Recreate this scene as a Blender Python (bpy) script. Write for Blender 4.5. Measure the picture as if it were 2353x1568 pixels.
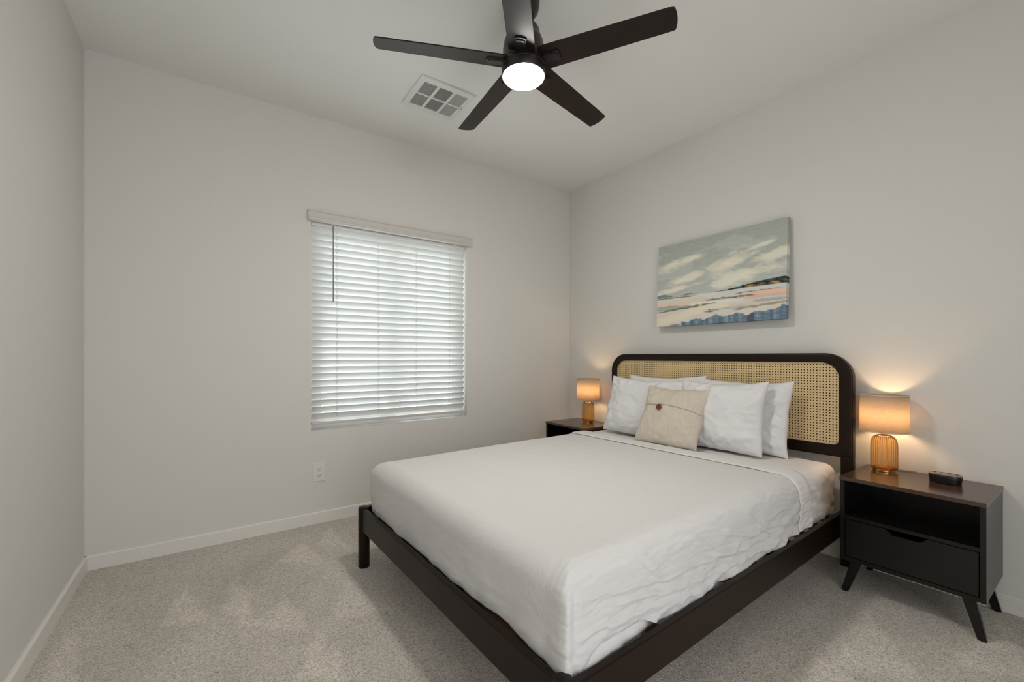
import bpy, bmesh, math, random
from mathutils import Vector, Matrix, noise
random.seed(7)
C = bpy.context.scene.collection
for o in list(bpy.data.objects): bpy.data.objects.remove(o)
R = math.radians
# ---------------------------------------------------------------- camera
CAMH = 1.125
cam_d = bpy.data.cameras.new('camera'); cam = bpy.data.objects.new('camera', cam_d); C.objects.link(cam)
cam.location = (0, 0, CAMH); cam.rotation_euler = (R(90), 0, R(-34.94))
cam_d.sensor_width = 36.0; cam_d.lens = 986.0 / 2353.0 * 36.0; cam_d.shift_y = 35.0 / 2353.0
cam_d.clip_start = 0.02; cam_d.clip_end = 200
bpy.context.scene.camera = cam
# ---------------------------------------------------------------- daylight
EXPOSURE = -0.04
FAN_STRENGTH = 180.0
BULB_STRENGTH = 100.0
WORLD_STRENGTH = 2.45
SKY_COL = (0.98, 0.98, 1.0)
W = bpy.data.worlds.new('daylight'); bpy.context.scene.world = W; W.use_nodes = True
bg = W.node_tree.nodes['Background']; bg.inputs[0].default_value = (*SKY_COL, 1); bg.inputs[1].default_value = WORLD_STRENGTH
vs = bpy.context.scene.view_settings
vs.view_transform = 'Standard'; vs.look = 'None'; vs.exposure = EXPOSURE; vs.gamma = 1; vs.use_curve_mapping = False
# daylight entering through the window opening and through the opening added behind the camera
def area(name, loc, rot, sx, sy, power, col):
    l = bpy.data.lights.new(name, 'AREA'); l.shape = 'RECTANGLE'; l.size = sx; l.size_y = sy; l.energy = power; l.color = col
    o = bpy.data.objects.new(name, l); C.objects.link(o); o.location = loc; o.rotation_euler = rot
    return o
XL, XR, YB, YN, H = -0.55, 2.872, 3.125, -0.95, 2.737
WX0, WX1, WZ0, WZ1 = 0.543, 1.728, 0.624, 2.035        # window opening
# sky light outside the window, just beyond the panes
area('window_daylight', ((WX0+WX1)/2, YB+0.75, 1.75), (R(-78), 0, 0), 2.2, 2.0, 64, (0.92, 0.96, 1.0))
# ---------------------------------------------------------------- helpers
def lin(c): 
    return tuple(((v/255)/12.92 if v/255 <= 0.04045 else ((v/255+0.055)/1.055)**2.4) for v in c)
def mesh_obj(name, bm, mat, parent=None, smooth=False):
    me = bpy.data.meshes.new(name); bm.normal_update(); bm.to_mesh(me); bm.free()
    o = bpy.data.objects.new(name, me); C.objects.link(o)
    if mat: me.materials.append(mat)
    if parent: o.parent = parent
    if smooth:
        for p in me.polygons: p.use_smooth = True
    return o
def raw_obj(name, verts, faces, mat, parent=None, smooth=True):
    me = bpy.data.meshes.new(name); me.from_pydata([tuple(v) for v in verts], [], faces); me.update()
    o = bpy.data.objects.new(name, me); C.objects.link(o)
    if mat: me.materials.append(mat)
    if parent: o.parent = parent
    if smooth:
        for p in me.polygons: p.use_smooth = True
    return o
def add_box(bm, x0, x1, y0, y1, z0, z1, bev=0.0, seg=2):
    r = bmesh.ops.create_cube(bm, size=1.0); vs_ = r['verts']
    for v in vs_:
        v.co = Vector(((x0+x1)/2 + v.co.x*(x1-x0), (y0+y1)/2 + v.co.y*(y1-y0), (z0+z1)/2 + v.co.z*(z1-z0)))
    if bev > 0:
        es = list({e for v in vs_ for e in v.link_edges})
        bmesh.ops.bevel(bm, geom=es, offset=bev, segments=seg, affect='EDGES', profile=0.5)
def box(name, dims, mat, parent=None, bev=0.0, seg=2):
    bm = bmesh.new(); add_box(bm, *dims, bev=bev, seg=seg); return mesh_obj(name, bm, mat, parent)
def lathe(bm, prof, seg=48, cx=0, cy=0, ribs=0, rib_amp=0.0, closed_top=False):
    rings = []
    for r, z, *rest in prof:
        ra = rest[0] if rest else 1.0
        ring = []
        for i in range(seg):
            a = 2*math.pi*i/seg
            rr = r + (rib_amp*ra*abs(math.sin(ribs*a/2)) if ribs else 0)
            ring.append(bm.verts.new((cx+rr*math.cos(a), cy+rr*math.sin(a), z)))
        rings.append(ring)
    for k in range(len(rings)-1):
        for i in range(seg):
            j = (i+1) % seg
            bm.faces.new((rings[k][i], rings[k][j], rings[k+1][j], rings[k+1][i]))
    return rings
def cap(bm, ring, flip=False):
    bm.faces.new(ring[::-1] if flip else ring)
def solid_lathe(name, prof, mat, parent=None, seg=48, smooth=True, cx=0, cy=0):
    bm = bmesh.new(); rg = lathe(bm, prof, seg, cx, cy); cap(bm, rg[0], True); cap(bm, rg[-1])
    o = mesh_obj(name, bm, mat, parent)
    if smooth: shade_auto(o)
    return o
def shade_auto(o, ang=35):
    me = o.data
    for p in me.polygons: p.use_smooth = True
    bm = bmesh.new(); bm.from_mesh(me)
    for e in bm.edges:
        if len(e.link_faces) == 2 and e.calc_face_angle(0) > R(ang): e.smooth = False
    bm.to_mesh(me); bm.free()
def tube(name, pts, rad, mat, parent=None, seg=8):
    bm = bmesh.new(); rings = []; pts = [Vector(p) for p in pts]
    for i, p in enumerate(pts):
        d = (pts[min(i+1, len(pts)-1)] - pts[max(i-1, 0)]).normalized()
        a = d.orthogonal().normalized() if abs(d.z) > .95 else d.cross(Vector((0,0,1))).normalized()
        b = d.cross(a)
        rings.append([bm.verts.new(p + rad*(math.cos(t)*a + math.sin(t)*b)) for t in [2*math.pi*k/seg for k in range(seg)]])
    for k in range(len(rings)-1):
        for i in range(seg):
            j = (i+1) % seg
            bm.faces.new((rings[k][i], rings[k][j], rings[k+1][j], rings[k+1][i]))
    cap(bm, rings[0], True); cap(bm, rings[-1])
    bmesh.ops.recalc_face_normals(bm, faces=bm.faces)
    return mesh_obj(name, bm, mat, parent, True)
def prism(name, pts2, axis, a0, a1, mat, parent=None, bev=0.0):
    """extrude a 2D outline; axis 'x','y','z' is the extrusion direction"""
    bm = bmesh.new()
    def P(p, a):
        return {'x': (a, p[0], p[1]), 'y': (p[0], a, p[1]), 'z': (p[0], p[1], a)}[axis]
    lo = [bm.verts.new(P(p, a0)) for p in pts2]; hi = [bm.verts.new(P(p, a1)) for p in pts2]
    bm.faces.new(lo); bm.faces.new(hi[::-1])
    n = len(pts2)
    for i in range(n):
        j = (i+1) % n; bm.faces.new((lo[i], hi[i], hi[j], lo[j]))
    bmesh.ops.recalc_face_normals(bm, faces=bm.faces)
    if bev: bmesh.ops.bevel(bm, geom=list(bm.edges), offset=bev, segments=2, affect='EDGES', profile=.5)
    return mesh_obj(name, bm, mat, parent)
def empty(name, loc, rz, label, cat, group=None):
    o = bpy.data.objects.new(name, None); C.objects.link(o); o.empty_display_size = .1
    o.location = loc; o.rotation_euler = (0, 0, rz); o['label'] = label; o['category'] = cat
    if group: o['group'] = group
    return o
def tag(o, label, cat, group=None):
    o['label'] = label; o['category'] = cat
    if group: o['group'] = group
    return o
def structure(o): o['kind'] = 'structure'; return o
def fbm(x, y, z=0.0, o=4):
    return noise.fractal(Vector((x, y, z)), 1.0, 2.0, o)
# ---------------------------------------------------------------- materials
def mat(name, col, rough=0.6, metal=0.0, spec=0.5, bump=None, bump_scale=100, bump_str=0.1, bump_dist=0.001, detail=3, coat=0.0, var=0.0, var_scale=5, stretch=None, sheen=0.0):
    m = bpy.data.materials.new(name); m.use_nodes = True; nt = m.node_tree; b = nt.nodes['Principled BSDF']
    b.inputs['Base Color'].default_value = (*col, 1); b.inputs['Roughness'].default_value = rough
    b.inputs['Metallic'].default_value = metal; b.inputs['Specular IOR Level'].default_value = spec
    b.inputs['Coat Weight'].default_value = coat
    b.inputs['Sheen Weight'].default_value = sheen
    tc = nt.nodes.new('ShaderNodeTexCoord'); src = tc.outputs['Object']
    if stretch:
        mp = nt.nodes.new('ShaderNodeMapping'); mp.inputs['Scale'].default_value = stretch
        nt.links.new(src, mp.inputs[0]); src = mp.outputs[0]
    if bump:
        n = nt.nodes.new('ShaderNodeTexNoise'); n.inputs['Scale'].default_value = bump_scale; n.inputs['Detail'].default_value = detail
        bp = nt.nodes.new('ShaderNodeBump'); bp.inputs['Strength'].default_value = bump_str; bp.inputs['Distance'].default_value = bump_dist
        nt.links.new(src, n.inputs['Vector']); nt.links.new(n.outputs['Fac'], bp.inputs['Height']); nt.links.new(bp.outputs[0], b.inputs['Normal'])
    if var:
        n2 = nt.nodes.new('ShaderNodeTexNoise'); n2.inputs['Scale'].default_value = var_scale; n2.inputs['Detail'].default_value = 3
        mx = nt.nodes.new('ShaderNodeMix'); mx.data_type = 'RGBA'
        mx.inputs[6].default_value = (*[c*(1-var) for c in col], 1); mx.inputs[7].default_value = (*[min(1, c*(1+var)) for c in col], 1)
        nt.links.new(src, n2.inputs['Vector']); nt.links.new(n2.outputs['Fac'], mx.inputs[0]); nt.links.new(mx.outputs[2], b.inputs['Base Color'])
    return m
WALLC = (0.69, 0.68, 0.642)
M_wall = mat('wall_paint', WALLC, 0.75, spec=.3, bump=1, bump_scale=90, bump_str=.12, bump_dist=.002)
M_ceil = mat('ceiling_paint', (0.81, 0.81, 0.785), 0.85, spec=.2, bump=1, bump_scale=90, bump_str=.12, bump_dist=.002)
M_trim = mat('trim_paint', (0.76, 0.74, 0.70), 0.35, spec=.45)
M_vinyl = mat('window_vinyl', (0.8, 0.8, 0.8), 0.4)
M_white_metal = mat('white_enamel', (0.74, 0.74, 0.72), 0.4)
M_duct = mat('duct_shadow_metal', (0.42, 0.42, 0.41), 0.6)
M_plate = mat('outlet_plastic', (0.74, 0.72, 0.68), 0.35)
M_slot = mat('outlet_slot', (0.03, 0.03, 0.03), 0.6)
M_espresso = mat('espresso_wood', (0.0115, 0.0050, 0.0024), 0.36, spec=.2, bump=1, bump_scale=30, bump_str=.08, bump_dist=.001, stretch=(1, 10, 10))
M_nighttop = mat('laminate_brown_reflection', (0.055, 0.027, 0.016), 0.20, spec=.75)  # same dark laminate, with the top's brown reflection put into the base colour
M_night = mat('dark_laminate', (0.006, 0.0045, 0.0038), 0.27, spec=.45, bump=1, bump_scale=300, bump_str=.05, bump_dist=.0005)
M_fanblade = mat('fan_blade_bronze', (0.012, 0.0062, 0.0042), 0.36, spec=.32)
M_fanmetal = mat('fan_oiled_bronze', (0.012, 0.0078, 0.0072), 0.36, spec=.5)
M_slatwood = mat('bed_slat_pine', (0.30, 0.17, 0.08), 0.6, var=.2, var_scale=8)
M_brass = mat('brass', (0.72, 0.50, 0.20), 0.25, metal=1)
M_black = mat('black_plastic', (0.008, 0.008, 0.008), 0.35, spec=.4)
M_gloss = mat('glossy_device_top', (0.20, 0.155, 0.13), 0.22, spec=1.0)  # base colour lightened to paint in the brownish reflection on the black top
M_mark = mat('device_marking', (0.5, 0.47, 0.42), 0.5)
M_cordclear = mat('lamp_cord', (0.45, 0.34, 0.20), 0.3)
M_button = mat('coconut_button', (0.16, 0.030, 0.012), 0.35, var=.3, var_scale=60)
M_thread = mat('button_thread', (0.05, 0.02, 0.012), 0.8)
M_sheet = mat('white_sheet', (0.73, 0.725, 0.715), 0.85, spec=.15, bump=1, bump_scale=10, bump_str=.12, bump_dist=.010, detail=3, sheen=.1)
M_pillow = mat('white_pillowcase', (0.73, 0.73, 0.735), 0.85, spec=.15, bump=1, bump_scale=7, bump_str=.15, bump_dist=.010, detail=2, sheen=.1)
M_linenp = mat('linen_cushion', (0.60, 0.535, 0.455), 0.9, spec=.1, bump=1, bump_scale=260, bump_str=.4, bump_dist=.001, var=.10, var_scale=90, stretch=(1, .25, 1))
# coverlet: fine crinkled weave over long soft puckers
def coverlet_mat():
    m = mat('white_crinkle_coverlet', (0.67, 0.665, 0.655), 0.9, spec=.12, sheen=.1)
    nt = m.node_tree; b = nt.nodes['Principled BSDF']; tc = nt.nodes.new('ShaderNodeTexCoord')
    mp = nt.nodes.new('ShaderNodeMapping'); mp.inputs['Scale'].default_value = (0.22, 1.0, 1.0)
    n1 = nt.nodes.new('ShaderNodeTexNoise'); n1.inputs['Scale'].default_value = 85; n1.inputs['Detail'].default_value = 2; n1.inputs['Distortion'].default_value = .6
    n2 = nt.nodes.new('ShaderNodeTexNoise'); n2.inputs['Scale'].default_value = 9; n2.inputs['Detail'].default_value = 4; n2.inputs['Distortion'].default_value = .8
    n3 = nt.nodes.new('ShaderNodeTexNoise'); n3.inputs['Scale'].default_value = 420
    b1 = nt.nodes.new('ShaderNodeBump'); b1.inputs['Strength'].default_value = .26; b1.inputs['Distance'].default_value = .006
    b2 = nt.nodes.new('ShaderNodeBump'); b2.inputs['Strength'].default_value = .35; b2.inputs['Distance'].default_value = .012
    b3 = nt.nodes.new('ShaderNodeBump'); b3.inputs['Strength'].default_value = .25; b3.inputs['Distance'].default_value = .0008
    L = nt.links.new
    L(tc.outputs['Object'], mp.inputs[0]); L(mp.outputs[0], n1.inputs[0]); L(tc.outputs['Object'], n2.inputs[0]); L(tc.outputs['Object'], n3.inputs[0])
    L(n1.outputs['Fac'], b1.inputs['Height']); L(n2.outputs['Fac'], b2.inputs['Height']); L(n3.outputs['Fac'], b3.inputs['Height'])
    L(b1.outputs[0], b2.inputs['Normal']); L(b2.outputs[0], b3.inputs['Normal']); L(b3.outputs[0], b.inputs['Normal'])
    return m
M_cover = coverlet_mat()
def cane_mat():
    m = mat('woven_cane', (0.66, 0.50, 0.27), 0.55, spec=.3, bump=1, bump_scale=200, bump_str=.2, bump_dist=.001, var=.12, var_scale=40)
    return m
M_cane = cane_mat()
def carpet_mat():
    m = bpy.data.materials.new('cut_pile_carpet'); m.use_nodes = True; nt = m.node_tree; L = nt.links.new
    b = nt.nodes['Principled BSDF']; b.inputs['Roughness'].default_value = 1; b.inputs['Specular IOR Level'].default_value = .05; b.inputs['Sheen Weight'].default_value = .25
    tc = nt.nodes.new('ShaderNodeTexCoord')
    n1 = nt.nodes.new('ShaderNodeTexNoise'); n1.inputs['Scale'].default_value = 200; n1.inputs['Detail'].default_value = 3; n1.inputs['Roughness'].default_value = .65
    n2 = nt.nodes.new('ShaderNodeTexNoise'); n2.inputs['Scale'].default_value = 85; n2.inputs['Detail'].default_value = 2; n2.inputs['Distortion'].default_value = 1.5
    cr = nt.nodes.new('ShaderNodeValToRGB'); e = cr.color_ramp.elements
    e[0].position = .35; e[0].color = (0.27, 0.24, 0.20, 1); e[1].position = .65; e[1].color = (0.92, 0.86, 0.78, 1)
    k = e.new(.5); k.color = (0.66, 0.605, 0.53, 1)
    mxn = nt.nodes.new('ShaderNodeMix'); mxn.inputs[0].default_value = .42
    L(tc.outputs['Object'], n1.inputs[0]); L(tc.outputs['Object'], n2.inputs[0]); L(n1.outputs['Fac'], mxn.inputs[2]); L(n2.outputs['Fac'], mxn.inputs[3])
    L(mxn.outputs[0], cr.inputs[0])
    at = nt.nodes.new('ShaderNodeAttribute'); at.attribute_name = 'nap'
    mul = nt.nodes.new('ShaderNodeMix'); mul.data_type = 'RGBA'; mul.blend_type = 'MULTIPLY'; mul.inputs[0].default_value = 1
    mr = nt.nodes.new('ShaderNodeMapRange'); mr.inputs['To Min'].default_value = .80; mr.inputs['To Max'].default_value = 1.22
    L(at.outputs['Fac'], mr.inputs['Value']); L(cr.outputs[0], mul.inputs[6]); L(mr.outputs[0], mul.inputs[7]); L(mul.outputs[2], b.inputs['Base Color'])
    bp = nt.nodes.new('ShaderNodeBump'); bp.inputs['Strength'].default_value = 1.0; bp.inputs['Distance'].default_value = .010
    L(mxn.outputs[0], bp.inputs['Height']); L(bp.outputs[0], b.inputs['Normal'])
    return m
M_carpet = carpet_mat()
def glass_pane():
    m = bpy.data.materials.new('window_glass'); m.use_nodes = True; nt = m.node_tree; nt.nodes.clear(); L = nt.links.new
    o = nt.nodes.new('ShaderNodeOutputMaterial'); t = nt.nodes.new('ShaderNodeBsdfTransparent'); g = nt.nodes.new('ShaderNodeBsdfGlossy'); g.inputs['Roughness'].default_value = .02
    t.inputs[0].default_value = (.93, .96, .95, 1); mx = nt.nodes.new('ShaderNodeMixShader'); mx.inputs[0].default_value = .08
    L(t.outputs[0], mx.inputs[1]); L(g.outputs[0], mx.inputs[2]); L(mx.outputs[0], o.inputs[0]); return m
M_glass = glass_pane()
def amber():
    m = bpy.data.materials.new('amber_ribbed_glass'); m.use_nodes = True; nt = m.node_tree; nt.nodes.clear(); L = nt.links.new
    o = nt.nodes.new('ShaderNodeOutputMaterial'); t = nt.nodes.new('ShaderNodeBsdfTransparent'); g = nt.nodes.new('ShaderNodeBsdfGlossy'); g.inputs['Roughness'].default_value = .06
    tl = nt.nodes.new('ShaderNodeBsdfTranslucent'); tl.inputs[0].default_value = (1.0, .62, .16, 1)
    lw = nt.nodes.new('ShaderNodeLayerWeight'); lw.inputs[0].default_value = .35
    cr = nt.nodes.new('ShaderNodeValToRGB'); e = cr.color_ramp.elements
    e[0].position = 0; e[0].color = (1.0, .84, .56, 1); e[1].position = .85; e[1].color = (.96, .47, .08, 1)
    L(lw.outputs['Facing'], cr.inputs[0]); L(cr.outputs[0], t.inputs[0])
    m1 = nt.nodes.new('ShaderNodeMixShader'); m1.inputs[0].default_value = .12; L(t.outputs[0], m1.inputs[1]); L(tl.outputs[0], m1.inputs[2])
    m2 = nt.nodes.new('ShaderNodeMixShader'); L(lw.outputs['Fresnel'], m2.inputs[0]); L(m1.outputs[0], m2.inputs[1]); L(g.outputs[0], m2.inputs[2])
    L(m2.outputs[0], o.inputs[0]); return m
M_amber = amber()
def shade_mat():
    m = bpy.data.materials.new('linen_lamp_shade'); m.use_nodes = True; nt = m.node_tree; nt.nodes.clear(); L = nt.links.new
    o = nt.nodes.new('ShaderNodeOutputMaterial'); d = nt.nodes.new('ShaderNodeBsdfDiffuse'); tl = nt.nodes.new('ShaderNodeBsdfTranslucent')
    tc = nt.nodes.new('ShaderNodeTexCoord'); mp = nt.nodes.new('ShaderNodeMapping'); mp.inputs['Scale'].default_value = (70, 70, 800)
    n = nt.nodes.new('ShaderNodeTexNoise'); n.inputs['Scale'].default_value = 1.0; n.inputs['Detail'].default_value = 3
    cr = nt.nodes.new('ShaderNodeValToRGB'); e = cr.color_ramp.elements
    e[0].position = .3; e[0].color = (.56, .47, .36, 1); e[1].position = .7; e[1].color = (.70, .60, .47, 1)
    L(tc.outputs['Object'], mp.inputs[0]); L(mp.outputs[0], n.inputs[0]); L(n.outputs['Fac'], cr.inputs[0]); L(cr.outputs[0], d.inputs[0]); L(cr.outputs[0], tl.inputs[0])
    mx = nt.nodes.new('ShaderNodeMixShader'); mx.inputs[0].default_value = .55; L(d.outputs[0], mx.inputs[1]); L(tl.outputs[0], mx.inputs[2]); L(mx.outputs[0], o.inputs[0]); return m
M_shade = shade_mat()
def emit(name, col, s):
    m = bpy.data.materials.new(name); m.use_nodes = True; nt = m.node_tree; nt.nodes.clear()
    o = nt.nodes.new('ShaderNodeOutputMaterial'); e = nt.nodes.new('ShaderNodeEmission'); e.inputs[0].default_value = (*col, 1); e.inputs[1].default_value = s
    nt.links.new(e.outputs[0], o.inputs[0]); return m
M_lens = emit('frosted_lens_lit', (1.0, .95, .87), FAN_STRENGTH)
M_bulb = emit('warm_bulb_lit', (1.0, .64, .34), BULB_STRENGTH)
def blind_mat():
    m = bpy.data.materials.new('faux_wood_slat_white'); m.use_nodes = True; nt = m.node_tree; nt.nodes.clear(); L = nt.links.new
    o = nt.nodes.new('ShaderNodeOutputMaterial'); p = nt.nodes.new('ShaderNodeBsdfPrincipled'); p.inputs['Base Color'].default_value = (.78, .79, .78, 1); p.inputs['Roughness'].default_value = .4
    tl = nt.nodes.new('ShaderNodeBsdfTranslucent'); tl.inputs[0].default_value = (.8, .82, .8, 1)
    mx = nt.nodes.new('ShaderNodeMixShader'); mx.inputs[0].default_value = .12; L(p.outputs[0], mx.inputs[1]); L(tl.outputs[0], mx.inputs[2]); L(mx.outputs[0], o.inputs[0]); return m
M_slat = blind_mat()
M_val = mat('valance_white', (0.60, 0.575, 0.54), 0.45)
M_wand = mat('blind_wand_grey', (0.30, 0.31, 0.31), 0.3)
M_ladder = blind_mat(); M_ladder.name = 'ladder_cord_white'; [setattr(n_.inputs[0], 'default_value', .6) for n_ in M_ladder.node_tree.nodes if n_.type == 'MIX_SHADER']
# ---------------------------------------------------------------- room shell
# carpet floor: grid with the brushed nap of the pile stored as an attribute
fx0, fx1, fy0, fy1, st = XL-.1, XR+.1, YN, YB+.1, .016
nx = int((fx1-fx0)/st)+1; ny = int((fy1-fy0)/st)+1
fv = [(fx0+i*(fx1-fx0)/(nx-1), fy0+j*(fy1-fy0)/(ny-1), 0.0) for j in range(ny) for i in range(nx)]
ff = [(j*nx+i, j*nx+i+1, (j+1)*nx+i+1, (j+1)*nx+i) for j in range(ny-1) for i in range(nx-1)]
floor = structure(raw_obj('floor', fv, ff, M_carpet, smooth=False))
wedges = [((-.11, 2.7), (-.17, 2.28), (-.02, 2.22)), ((.10, 2.64), (.02, 2.25), (.17, 2.18)), ((.12, 2.33), (.08, 2.10), (.19, 2.08)), ((-.47, 2.5), (-.49, 2.05), (-.36, 2.02)),
          ((.45, 2.85), (.28, 2.66), (.51, 2.47)), ((.29, 2.27), (.14, 2.04), (.34, 1.93)), ((.64, 3.03), (.50, 2.77), (.67, 2.59)), ((.37, 1.94), (.24, 1.66), (.40, 1.50)),
          ((2.4, .66), (1.86, .62), (1.95, .36)), ((1.9, .70), (1.5, .55), (1.8, .40)), ((2.8, .30), (2.22, .38), (2.3, .16)), ((.56, 2.28), (.40, 1.94), (.67, 1.84)), ((.30, 1.50), (.15, 1.20), (.42, 1.15))]
def intri(p, t):
    (x1, y1), (x2, y2), (x3, y3) = t; x, y = p
    d = (y2-y3)*(x1-x3)+(x3-x2)*(y1-y3); a = ((y2-y3)*(x-x3)+(x3-x2)*(y-y3))/d; b = ((y3-y1)*(x-x3)+(x1-x3)*(y-y3))/d
    return min(a, b, 1-a-b)
at = floor.data.attributes.new('nap', 'FLOAT', 'POINT')
for i, (x, y, z) in enumerate(fv):
    n = .32 + .26*fbm(x*2.6+3, y*2.2, 1) + .12*fbm(x*9, y*6, 5)
    for t in wedges:
        w = intri((x+.03*fbm(x*9, y*9), y+.03*fbm(y*9, x*9, 4)), t); n += .42*max(0, min(1, (w+.02)/.08))
    at.data[i].value = max(0, min(1, n))
def slab(name, x0, x1, y0, y1, z0, z1, m): return structure(box(name, (x0, x1, y0, y1, z0, z1), m))
slab('ceiling', XL-.12, XR+.12, YN, YB+.15, H, H+.1, M_ceil)
slab('wall_left', XL-.12, XL, YN, YB+.15, 0, H, M_wall)
slab('wall_right', XR, XR+.12, YN, YB+.15, 0, H, M_wall)
# window wall with its opening
bm = bmesh.new(); T = .14
add_box(bm, XL, WX0, YB, YB+T, 0, H); add_box(bm, WX1, XR, YB, YB+T, 0, H); add_box(bm, WX0, WX1, YB, YB+T, 0, WZ0); add_box(bm, WX0, WX1, YB, YB+T, WZ1, H)
structure(mesh_obj('wall_back', bm, M_wall))
# unseen wall behind the camera; wide opening added to let in fill light
bm = bmesh.new(); add_box(bm, 1.35, XR+.12, YN-.12, YN, 0, H); add_box(bm, XL-.12, 1.35, YN-.12, YN, 2.35, H)
structure(mesh_obj('wall_front', bm, M_wall))
# baseboards: flat stock with an eased top edge
def baseboard(name, p0, p1, nrm):
    d = Vector(p1)-Vector(p0); n = Vector(nrm); bm = bmesh.new()
    prof = [(0, 0), (.014, 0), (.014, .070), (.0115, .0745), (.008, .076), (0, .076)]
    A = [bm.verts.new(Vector((p0[0], p0[1], 0))+n*a+Vector((0, 0, b))) for a, b in prof]; B = [bm.verts.new(Vector((p1[0], p1[1], 0))+n*a+Vector((0, 0, b))) for a, b in prof]
    for i in range(len(prof)): 
        j = (i+1) % len(prof); bm.faces.new((A[i], A[j], B[j], B[i]))
    bm.faces.new(A); bm.faces.new(B[::-1]); bmesh.ops.recalc_face_normals(bm, faces=bm.faces)
    return structure(mesh_obj(name, bm, M_trim))
baseboard('baseboard_back', (XL, YB, 0), (XR, YB, 0), (0, -1, 0))
baseboard('baseboard_left', (XL, YN, 0), (XL, YB, 0), (1, 0, 0))
baseboard('baseboard_right', (XR, YN, 0), (XR, YB, 0), (-1, 0, 0))
# window: vinyl slider with two sashes and panes
def frame_boxes(bm, x0, x1, z0, z1, w, y0, y1):
    add_box(bm, x0, x0+w, y0, y1, z0, z1); add_box(bm, x1-w, x1, y0, y1, z0, z1)
    add_box(bm, x0+w, x1-w, y0, y1, z0, z0+w); add_box(bm, x0+w, x1-w, y0, y1, z1-w, z1)
bm = bmesh.new(); f = .045; ya, yb = YB+.095, YB+.135
frame_boxes(bm, WX0+.001, WX1-.001, WZ0+.001, WZ1-.001, f, ya, yb)
win = structure(mesh_obj('window_1', bm, M_vinyl))
xm = (WX0+WX1)/2
for k, (a, b, yo) in enumerate(((WX0+f+.002, xm+.02, -.008), (xm-.02, WX1-f-.002, .0125))):
    bm = bmesh.new(); s = .035; y0_, y1_ = ya+.006+yo, ya+.022+yo
    frame_boxes(bm, a, b, WZ0+f+.002, WZ1-f-.002, s, y0_, y1_)
    sash = mesh_obj('window_sash', bm, M_vinyl, win)
    box('glass_pane', (a+s, b-s, (y0_+y1_)/2-.002, (y0_+y1_)/2+.002, WZ0+f+s, WZ1-f-s), M_glass, sash)
# ---------------------------------------------------------------- blind
bl = empty('window_blind', ((WX0+WX1)/2, YB, WZ0), 0, 'white horizontal slat blind, lowered and nearly closed, in the window opening', 'blind')
def L_(x, y, z): return (x-(WX0+WX1)/2, y-YB, z-WZ0)
def lbox(name, x0, x1, y0, y1, z0, z1, m, p, bev=0.0):
    a = L_(x0, y0, z0); b = L_(x1, y1, z1); return box(name, (a[0], b[0], a[1], b[1], a[2], b[2]), m, p, bev)
# valance with a moulded profile
prof = [(-.002, 2.034), (-.030, 2.034), (-.034, 2.040), (-.034, 2.050), (-.026, 2.055), (-.023, 2.075), (-.026, 2.088), (-.032, 2.094), (-.032, 2.102), (-.002, 2.102)]
prism('valance', [(p[0], p[1]-WZ0) for p in prof], 'x', .522-(WX0+WX1)/2, 1.768-(WX0+WX1)/2, M_val, bl)
lbox('headrail', WX0+.006, WX1-.006, YB+.018, YB+.068, 2.012, 2.033, M_slat, bl)
slat_y = YB+.040; n_sl = 29; ztop = 1.989; pitch = .0455; tilt = R(56)
bm = bmesh.new()
for k in range(n_sl):
    zc = ztop - k*pitch; hw = .025
    for (sgn, off) in ((1, 0),):
        ring0, ring1 = [], []
        for side in (0, 1):
            for q in range(7):
                t = -1+2*q/6.0 if side == 0 else 1-2*q/6.0
                crown = .0022*(1-t*t); th_ = .0014*(1 if side == 0 else -1)
                a = t*hw; b = crown+th_
                # t=-1: room edge (up); t=+1: outer edge (down)
                y = slat_y + a*math.cos(tilt) + b*math.sin(tilt); z = zc - a*math.sin(tilt) + b*math.cos(tilt)
                ring0.append(bm.verts.new(L_(WX0+.008, y, z))); ring1.append(bm.verts.new(L_(WX1-.010, y, z)))
        n = len(ring0)
        for i in range(n):
            j = (i+1) % n; bm.faces.new((ring0[i], ring0[j], ring1[j], ring1[i]))
        bm.faces.new(ring0[::-1]); bm.faces.new(ring1)
bmesh.ops.recalc_face_normals(bm, faces=bm.faces)
so = mesh_obj('slat_stack', bm, M_slat, bl); shade_auto(so, 50)
zb = ztop - n_sl*pitch
lbox('bottom_rail', WX0+.008, WX1-.010, slat_y-.026, slat_y+.026, zb-.010, zb+.008, M_val, bl, .004)
for xx in (.715, 1.005, 1.300, 1.585):
    bm = bmesh.new()
    prev = None
    for k in range(n_sl):
        zc = ztop-k*pitch
        for aa in (-.62*.025, .33*.025):          # one cord, zigzagging from slat to slat
            row = []
            for (dx, nn_) in ((-.002, .0024), (.002, .0024), (.002, .0036), (-.002, .0036)):
                row.append(bm.verts.new(L_(xx+dx+(.003 if aa < 0 else 0), slat_y+aa*math.cos(tilt)-nn_*math.sin(tilt), zc-aa*math.sin(tilt)-nn_*math.cos(tilt))))
            if prev:
                for q in range(4): bm.faces.new((prev[q], prev[(q+1) % 4], row[(q+1) % 4], row[q]))
            prev = row
    bmesh.ops.recalc_face_normals(bm, faces=bm.faces)
    mesh_obj('ladder_cord', bm, M_ladder, bl)
tube('tilt_wand', [L_(.682, YB-.004, 2.02), L_(.682, YB-.006, 1.50)], .0042, M_wand, bl)
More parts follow.
